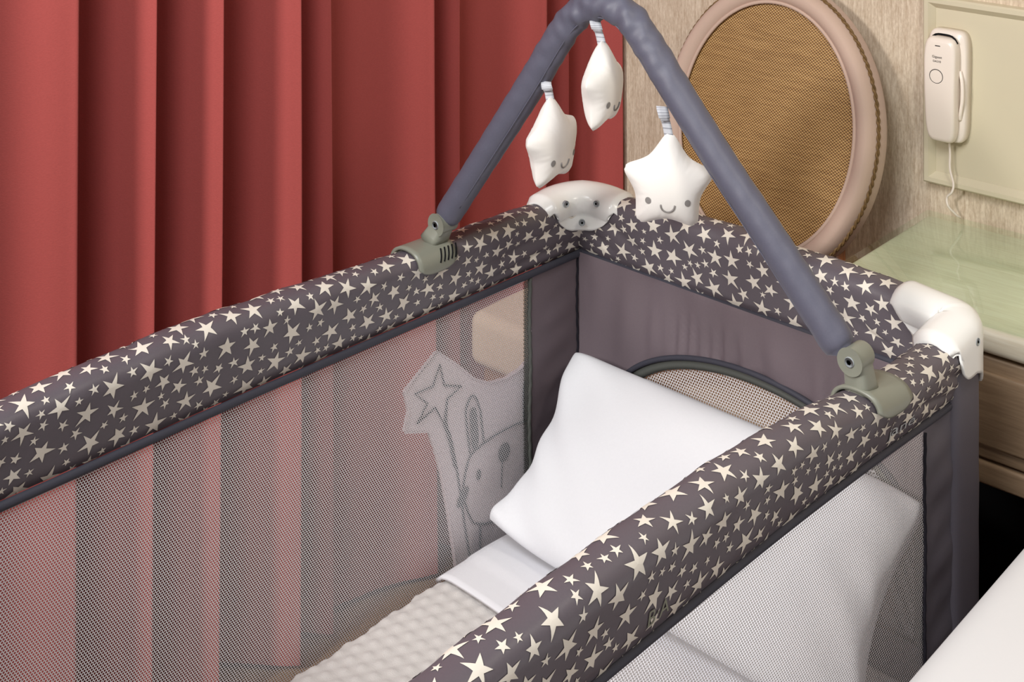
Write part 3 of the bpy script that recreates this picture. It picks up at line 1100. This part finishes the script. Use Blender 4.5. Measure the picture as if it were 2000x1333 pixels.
def star_outline():
    tips = []
    for k in range(10):
        a = math.pi / 2 + k * math.pi / 5
        r = (1.05, 0.96, 0.99, 0.99, 0.96)[k // 2] if k % 2 == 0 else 0.745
        if k % 2 == 0:
            tips += [(r * math.cos(a - .11), r * math.sin(a - .11)), (r * 1.02 * math.cos(a), r * 1.02 * math.sin(a)), (r * math.cos(a + .11), r * math.sin(a + .11))]
        else:
            tips += [(r * math.cos(a), r * math.sin(a))]
    p = catmull(tips, 12, True)
    a = np.arctan2(p[:, 1], p[:, 0]) % (2 * math.pi); r = np.hypot(p[:, 0], p[:, 1])
    o = np.argsort(a)
    return np.interp(STAR_A, np.concatenate([a[o] - 2 * math.pi, a[o], a[o] + 2 * math.pi]), np.tile(r[o], 3))


STAR_R = star_outline()
GN = 131
gx_, gy_ = np.meshgrid(np.linspace(-1.3, 1.3, GN), np.linspace(-1.3, 1.3, GN), indexing='ij')
inside_ = np.hypot(gx_, gy_) < np.interp(np.arctan2(gy_, gx_) % (2 * math.pi), STAR_A, STAR_R)
STAR_H = np.zeros((GN, GN)); hh_ = (2.6 / (GN - 1)) ** 2
for _ in range(2500):
    n4 = np.zeros_like(STAR_H)
    n4[1:-1, 1:-1] = (STAR_H[2:, 1:-1] + STAR_H[:-2, 1:-1] + STAR_H[1:-1, 2:] + STAR_H[1:-1, :-2] + hh_ * 1.6) / 4
    STAR_H = np.where(inside_, n4, 0)
for _ in range(4):
    STAR_H[1:-1, 1:-1] = (STAR_H[1:-1, 1:-1] * 2 + STAR_H[2:, 1:-1] + STAR_H[:-2, 1:-1] + STAR_H[1:-1, 2:] + STAR_H[1:-1, :-2]) / 6


def plush_star(label, centre, hang, size, facing_deg, tilt_deg, seedv):
    """centre/hang in cot coordinates; facing measured in the cot frame (0 = towards -n)"""
    rngs = random.Random(seedv)
    o = thing('plush_star', label, 'plush toy', tuple(centre), True, 'plush stars hanging from the toy arch')
    c = np.array(centre, float)
    fa = math.radians(facing_deg); ti = math.radians(tilt_deg)
    nrm = np.array([math.sin(fa), -math.cos(fa), 0.0])
    rt = np.array([math.cos(fa), math.sin(fa), 0.0]); up = np.array([0, 0, 1.0])
    rt, up = rt * math.cos(ti) + up * math.sin(ti), up * math.cos(ti) - rt * math.sin(ti)
    NA, NR = 120, 24

    def rad(a):
        return size * float(np.interp(a % (2 * math.pi), STAR_A, STAR_R))

    def height(x, y):
        gx = (x / size + 1.3) / 2.6 * (GN - 1); gy = (y / size + 1.3) / 2.6 * (GN - 1)
        ix = int(min(max(gx, 0), GN - 2)); iy = int(min(max(gy, 0), GN - 2)); fx, fy = gx - ix, gy - iy
        h = (STAR_H[ix, iy] * (1 - fx) * (1 - fy) + STAR_H[ix + 1, iy] * fx * (1 - fy) + STAR_H[ix, iy + 1] * (1 - fx) * fy + STAR_H[ix + 1, iy + 1] * fx * fy)
        return math.sqrt(max(h, 0))

    def surf(a, q, sign):
        r = rad(a) * q
        x, y = r * math.cos(a), r * math.sin(a)
        z = size * 0.80 * height(x, y) * max(0.0, 1 - q ** 12) ** 0.5
        w = 0.02 * size * (math.sin(19 * a + 6 * q + seedv) + math.sin(31 * a - 3 * q)) * q ** 8 * (1 - q) * 3
        return c + rt * x + up * y + nrm * sign * (z + w)
    V, F = [], []
    for sign in (1, -1):
        b = len(V)
        V.append(c + nrm * sign * size * 0.80 * height(0, 0))
        for j in range(1, NR + 1):
            q_ = math.sin(j / NR * math.pi / 2)
            for i in range(NA): V.append(surf(2 * math.pi * i / NA, q_, sign))
        for i in range(NA):
            t_ = (b, b + 1 + i, b + 1 + (i + 1) % NA)
            F.append(t_ if sign > 0 else t_[::-1])
        for j in range(NR - 1):
            for i in range(NA):
                p0 = b + 1 + j * NA + i; p1 = b + 1 + j * NA + (i + 1) % NA
                qd = (p0, p0 + NA, p1 + NA, p1)
                F.append(qd if sign > 0 else qd[::-1])
    body = mk('plush_body', V, F, M['plush'], o, centre)
    w_ = body.modifiers.new('weld', 'WELD'); w_.merge_threshold = 0.0002

    def onface(x, y, off=0.0008):
        a = math.atan2(y, x); r = rad(a); q_ = min(0.98, math.hypot(x, y) / r)
        return surf(a, q_, 1) + nrm * off
    for ex in (-0.42, 0.42):
        pts = [onface(size * (ex + 0.062 * math.cos(t)), size * (-0.27 + 0.075 * math.sin(t))) for t in np.linspace(0, 2 * math.pi, 18, endpoint=False)]
        V = [onface(size * ex, size * -0.27, 0.001)] + pts
        mk('eye', V, [(0, 1 + i, 1 + (i + 1) % 18) for i in range(18)], M['stitch'], o, centre)
    sm = [onface(size * 0.15 * math.cos(t), size * (-0.33 + 0.16 * math.sin(t)), 0.0006) for t in np.linspace(math.pi, 2 * math.pi, 16)]
    tube('mouth', sm, 0.0011, M['stitch'], o, centre, 6)
    # ribbon loop: flat bow at the bar, strap down to the top point
    top = c + up * size * 0.99
    hang = np.array(hang, float)
    wd = 0.0065
    side = rt * 1.0
    knot = hang + (top - hang) * 0.42
    dl = math.radians(facing_deg - 37.4)
    nb = nrm * math.cos(dl) - rt * math.sin(dl)
    path = [hang + nb * 0.001, hang * 0.8 + knot * 0.2 + nb * 0.006, hang * 0.4 + knot * 0.6 + nb * 0.007, knot + nb * 0.004, knot, top * 0.5 + knot * 0.5, top - up * 0.004]
    P_ = catmull(path, 8)
    V = []
    for i, p in enumerate(P_):
        tw = 0.30 * math.sin(i * 0.09 + seedv) + dl
        sd = side * math.cos(tw) + nrm * math.sin(tw)
        wdt = wd * (1.15 if i < 20 else 0.9)
        for k in (-1, -.33, .33, 1): V.append(p + sd * wdt * k)
    f_ = gridfaces(len(P_), 4)
    mi = [1 if (i // 3) % 3 == 2 and (i // 3) > 14 else 0 for i in range(len(f_))]
    mi = [1 if ((i // 3) % 4 == 3) else 0 for i in range(len(f_))]
    rb = mk('ribbon_loop', V, f_, None, o, centre, mats=[M['ribbon'], M['ribbon_stripe']], midx=mi)
    solid(rb, 0.0012, 0)
    return o


plush_star('white smiling plush star facing the camera, hanging from the right side of the toy arch', (-1.105, 1.444, 0.928), (-1.112, 1.440, 1.028), 0.060, 37.4, -2, 3)
plush_star('white plush star turned sideways, hanging highest under the top of the toy arch', (-1.209, 1.436, 1.035), (-1.217, 1.430, 1.124), 0.058, 37.4 + 70, 0, 5)
plush_star('white plush star turned sideways, hanging leftmost from the toy arch', (-1.295, 1.430, 0.942), (-1.300, 1.424, 1.028), 0.060, 37.4 + 60, 3, 8)

# ------------------------------------------------------------------ chair
CX, CY, CZ, RECL = -1.309, 2.15, 0.80, math.radians(11.8)
cho = (-1.33, 2.03, 0.0)
chair = thing('dining_chair', 'armless chair with oval gold woven back and pink-beige padded frame by the wall', 'chair', cho)
U3 = np.array([0, math.sin(RECL), math.cos(RECL)]); R3 = np.array([1.0, 0, 0]); N3 = np.array([0, -math.cos(RECL), math.sin(RECL)])
C3 = np.array([CX, CY, CZ])


def ov(a, ra, rb, d):
    return C3 + R3 * (ra * math.cos(a)) + U3 * (rb * math.sin(a)) + N3 * d


NA = 96
V = [C3 + N3 * 0.006]
for q_ in np.linspace(0.1, 1, 10):
    for i in range(NA): V.append(ov(2 * math.pi * i / NA, 0.178 * q_, 0.219 * q_, 0.006 * (1 - q_ * q_) - 0.0))
F = [(0, 1 + i, 1 + (i + 1) % NA) for i in range(NA)]
for j in range(9):
    for i in range(NA):
        a = 1 + j * NA + i; b = 1 + j * NA + (i + 1) % NA
        F.append((a, a + NA, b + NA, b))
# the woven panel gets its own frame so the weave follows the tilted back
wp = empty('x', (0, 0, 0)); bpy.data.objects.remove(wp)
cane = mk('woven_back', V, F, M['cane'], chair, cho)
# padded frame
sec = [(0.176, .000), (0.178, .007), (0.186, .014), (0.197, .017), (0.203, .014), (0.2085, .006), (0.2110, -.004), (0.2140, -.016), (0.2160, -.030), (0.2120, -.041), (0.190, -.043), (0.176, -.040)]
V = []
for i in range(NA):
    a = 2 * math.pi * i / NA
    for (r, d) in sec: V.append(ov(a, r, r + 0.041, d))
CPn = mk('back_frame', V, gridfaces(NA, len(sec), True, True), M['chair_cloth'], chair, cho)
pipe = [ov(2 * math.pi * i / NA, 0.1755, 0.2165, 0.006) for i in range(NA)]
tube('inner_piping', pipe, 0.0034, M['chair_cloth'], CPn, cho, 8, True)
br = []
NB = 760
for strand in (0, 1):
    P_ = []
    for i in range(NB):
        a = 2 * math.pi * i / NB
        ph = a * 60 + strand * math.pi
        P_.append(ov(a, 0.2125 + 0.0018 * math.cos(ph), 0.2535 + 0.0018 * math.cos(ph), -0.007 + 0.0022 * math.sin(ph)))
    br.append(tube_geo(P_, 0.0023, 6, True))
g = join_geo(*br)
mk('braid_trim', g[0], g[1], M['braid'], CPn, cho)
# seat
sx0, sx1, sy0, sy1 = -1.722, -1.09, 1.818, 2.235
sx, sf = boxv(sx0, sx1, sy0, sy1, 0.375, 0.447)
V = []
nx = 22
so_ = box('seat_cushion', (sx0, sx1, sy0, sy1, 0.365, 0.462), M['seat_cloth'], chair, cho, 0.022, 6)
box('seat_rail', (sx0 + .02, sx1 - .02, sy0 + .02, sy1 - .02, 0.30, 0.368), M['chairwood'], chair, cho, 0.006)
for (lx, ly) in ((sx0 + .05, sy0 + .05), (sx1 - .05, sy0 + .05), (sx0 + .06, sy1 - .05), (sx1 - .06, sy1 - .05)):
    tube('leg', [(lx, ly, 0.0), (lx, ly, 0.15), (lx, ly, 0.305)], [0.014, 0.019, 0.024], M['chairwood'], chair, cho, 16)
for lx in (CX - .14, CX + .14):
    tube('back_post', [(lx, 2.17, 0.36), (lx, 2.155, 0.48), (lx * .98 + CX * .02, 2.15, 0.62)], 0.017, M['chairwood'], chair, cho, 12)

# ------------------------------------------------------------------ nightstand with glass, phone board, phone
no = (-0.85, 2.1, 0.0)
ns = thing('nightstand', 'limed wood nightstand with a wide drawer at the wall behind the cot', 'nightstand', no)
NX0, NX1, NF, NBk = -1.062, -0.632, 1.908, 2.272
box('tabletop', (NX0, NX1, NF, NBk, 0.634, 0.673), M['wood'], ns, no, 0.013, 5)
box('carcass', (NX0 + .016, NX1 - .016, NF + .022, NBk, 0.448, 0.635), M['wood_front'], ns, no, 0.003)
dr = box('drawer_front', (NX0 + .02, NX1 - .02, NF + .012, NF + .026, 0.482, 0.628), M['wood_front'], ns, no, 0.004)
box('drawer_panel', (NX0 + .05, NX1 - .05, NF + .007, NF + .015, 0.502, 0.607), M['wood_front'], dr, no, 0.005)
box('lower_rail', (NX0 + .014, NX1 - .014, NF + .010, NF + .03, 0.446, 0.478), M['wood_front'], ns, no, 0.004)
box('under_shade_block', (NX0 + .02, NX1 - .02, NF + .20, NBk, 0.0, 0.449), M['dark'], ns, no, 0.002)  # added black block that paints in the shade below the drawer
gl = box('glass_sheet', (NX0 + .001, NX1 - .001, NF + .002, NBk - .002, 0.6735, 0.6795), M['glass'], None, (-0.85, 2.1, 0.6735), 0.0008, 2)
tag(gl, 'pale green glass sheet covering the top of the nightstand', 'glass top')

# cream board with bevelled frame on the wall
bo2 = (-0.86, WALL - .01, 0.73)
bd = thing('wall_board', 'cream painted board with a bevelled frame on the wall above the nightstand', 'wall panel', bo2)
bx0, bx1, bz0, bz1 = -1.062, -0.60, 0.732, 1.050
V = []
ring = [(0, 0.0), (0, .019), (.003, .022), (.010, .022), (.019, .012), (.020, .010)]
for (i_, d) in ring:
    for (x, z) in ((bx0 + i_, bz0 + i_), (bx1 - i_, bz0 + i_), (bx1 - i_, bz1 - i_), (bx0 + i_, bz1 - i_)):
        V.append((x, WALL - d, z))
mk('board_frame', V, gridfaces(len(ring), 4, False, True), M['panel'], bd, bo2, smooth=False)
box('board_face', (bx0 + .019, bx1 - .019, WALL - .011, WALL - .001, bz0 + .019, bz1 - .019), M['panel'], bd, bo2)

# telephone
FY = WALL - 0.0115                    # face of the board
tx0, tx1, tz0, tz1 = -1.047, -0.983, 0.812, 1.000
tcx = (tx0 + tx1) / 2
to = (tcx, FY, tz0)
ph = thing('wall_telephone', 'ivory slim wall telephone hung on the cream board', 'telephone', to)


def rslab(name, outline, layers, mat, parent, org):
    """layers: (y, inset) stacked front-ward; outline in (x,z) about centre"""
    V = []
    O = np.array(outline); c = O.mean(0); n = len(O)
    for (y, sc, dzs) in layers:
        for (x, z) in O: V.append((c[0] + (x - c[0]) * sc[0], y(c[1] + (z - c[1]) * sc[1]) if callable(y) else y, c[1] + (z - c[1]) * sc[1] + dzs))
    f = gridfaces(len(layers), n, False, True)
    f.append(tuple(range(n))); f.append(tuple((len(layers) - 1) * n + k for k in range(n)))
    o = mk(name, V, f, mat, parent, org)
    bm = bmesh.new(); bm.from_mesh(o.data)
    bmesh.ops.recalc_face_normals(bm, faces=bm.faces)
    bm.to_mesh(o.data); bm.free()
    return o


def superell(cx, cz, a, b, e, taper=0.0, n=56):
    o = []
    for k in range(n):
        t = 2 * math.pi * k / n
        ca, sa = math.cos(t), math.sin(t)
        z = b * math.copysign(abs(sa) ** e, sa); x = a * math.copysign(abs(ca) ** e, ca) * (1 + taper * z / b)
        o.append((cx + x, cz + z))
    return o


zc = (tz0 + tz1) / 2
ob = superell(tcx + .002, zc, 0.0335, 0.094, 0.32, 0.05)
rslab('cradle', ob, [(FY, (1, 1), 0), (FY - .014, (1, 1), 0), (FY - .020, (.97, .985), 0), (FY - .022, (.9, .96), 0), (FY - .022, (.5, .6), 0), (FY - .022, (.05, .05), 0)], M['phone'], ph, to)
oh = superell(tcx - .002, zc - .004, 0.0275, 0.088, 0.34, 0.07)
curve = lambda base: (lambda z: base - 0.006 * (1 - ((z - zc) / 0.09) ** 2))
hs = rslab('handset', oh, [(FY - .018, (1, 1), 0), (FY - .030, (1.0, 1.0), 0), (curve(FY - .036), (.975, .985), 0), (curve(FY - .0395), (.90, .955), 0), (curve(FY - .0401), (.80, .90), 0), (curve(FY - .0401), (.55, .68), 0), (curve(FY - .0401), (.3, .42), 0), (curve(FY - .0401), (.04, .06), 0)], M['phone'], ph, to)
FYH = lambda z: FY - 0.0401 - 0.006 * (1 - ((z - zc) / 0.09) ** 2)
# side grip
tube('grip_rim', catmull([(tx1 - .006, FY - .024, zc + .030), (tx1 - .001, FY - .027, zc + .012), (tx1 - .0005, FY - .027, zc - .015), (tx1 - .004, FY - .026, zc - .038), (tx1 - .007, FY - .022, zc - .052)], 6), 0.0032, M['phone'], ph, to, 8)
tube('earpiece_gap', [(tcx - .024 + .048 * k / 10, FY - .0285, tz1 - .0065 - .012 * ((k - 5) / 5) ** 4) for k in range(11)], 0.0018, M['dark'], ph, to, 6)
tube('button_ring', [(tcx - .006 + .0115 * math.cos(t), FYH(zc + .020), zc + .020 + .0115 * math.sin(t)) for t in np.linspace(0, 2 * math.pi, 30, endpoint=False)], 0.0006, M['print'], hs, to, 5, True)
vv_, ff_ = boxv(tcx - .0095, tcx - .0005, FYH(zc + .072) - .0003, FYH(zc + .072) + .002, zc + .0695, zc + .0712)
mk('indicator_slot', vv_, ff_, M['print'], hs, to, smooth=False)


def print_text(body, size, x, z):
    cu = bpy.data.curves.new('text', 'FONT'); cu.body = body; cu.size = size; cu.align_x = 'CENTER'
    tmp = bpy.data.objects.new('text', cu); COL.objects.link(tmp)
    dg = bpy.context.evaluated_depsgraph_get()
    me = bpy.data.meshes.new_from_object(tmp.evaluated_get(dg))
    V = [(x + v.co.x, FYH(z) - 0.0006, z + v.co.y) for v in me.vertices]; F = [tuple(p.vertices) for p in me.polygons]
    bpy.data.objects.remove(tmp)
    mk('printed_lettering', V, F, M['print'], hs, to, smooth=False)


print_text('Gigaset', 0.0058, tcx - .005, zc + .0505)
print_text('DA210', 0.0048, tcx - .005, zc + .0435)
cord = catmull([(tcx + .004, FY - .018, tz0 + .003), (tcx + .005, FY - .016, tz0 - .02), (tcx + .006, WALL - .03, tz0 - .045), (tcx + .013, WALL - .032, tz0 - .068), (tcx + .011, WALL - .034, tz0 - .082), (tcx + .001, WALL - .03, tz0 - .094),
                (tcx + .003, WALL - .03, tz0 - .108), (tcx + .012, WALL - .018, tz0 - .124), (tcx + .015, WALL - .010, tz0 - .1295)], 10)
tube('telephone_cord', cord, 0.0020, M['phone'], ph, to, 8)

# ------------------------------------------------------------------ big bed at the right
beo = (0.30, 1.15, 0.0)
bed = thing('double_bed', 'large bed with smooth white linen in the lower right corner', 'bed', beo)
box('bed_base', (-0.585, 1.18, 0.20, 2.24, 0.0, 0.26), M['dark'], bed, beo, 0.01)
box('duvet', (-0.636, 1.22, 0.12, 2.26, 0.22, 0.602), M['bedlinen'], bed, beo, 0.055, 6)
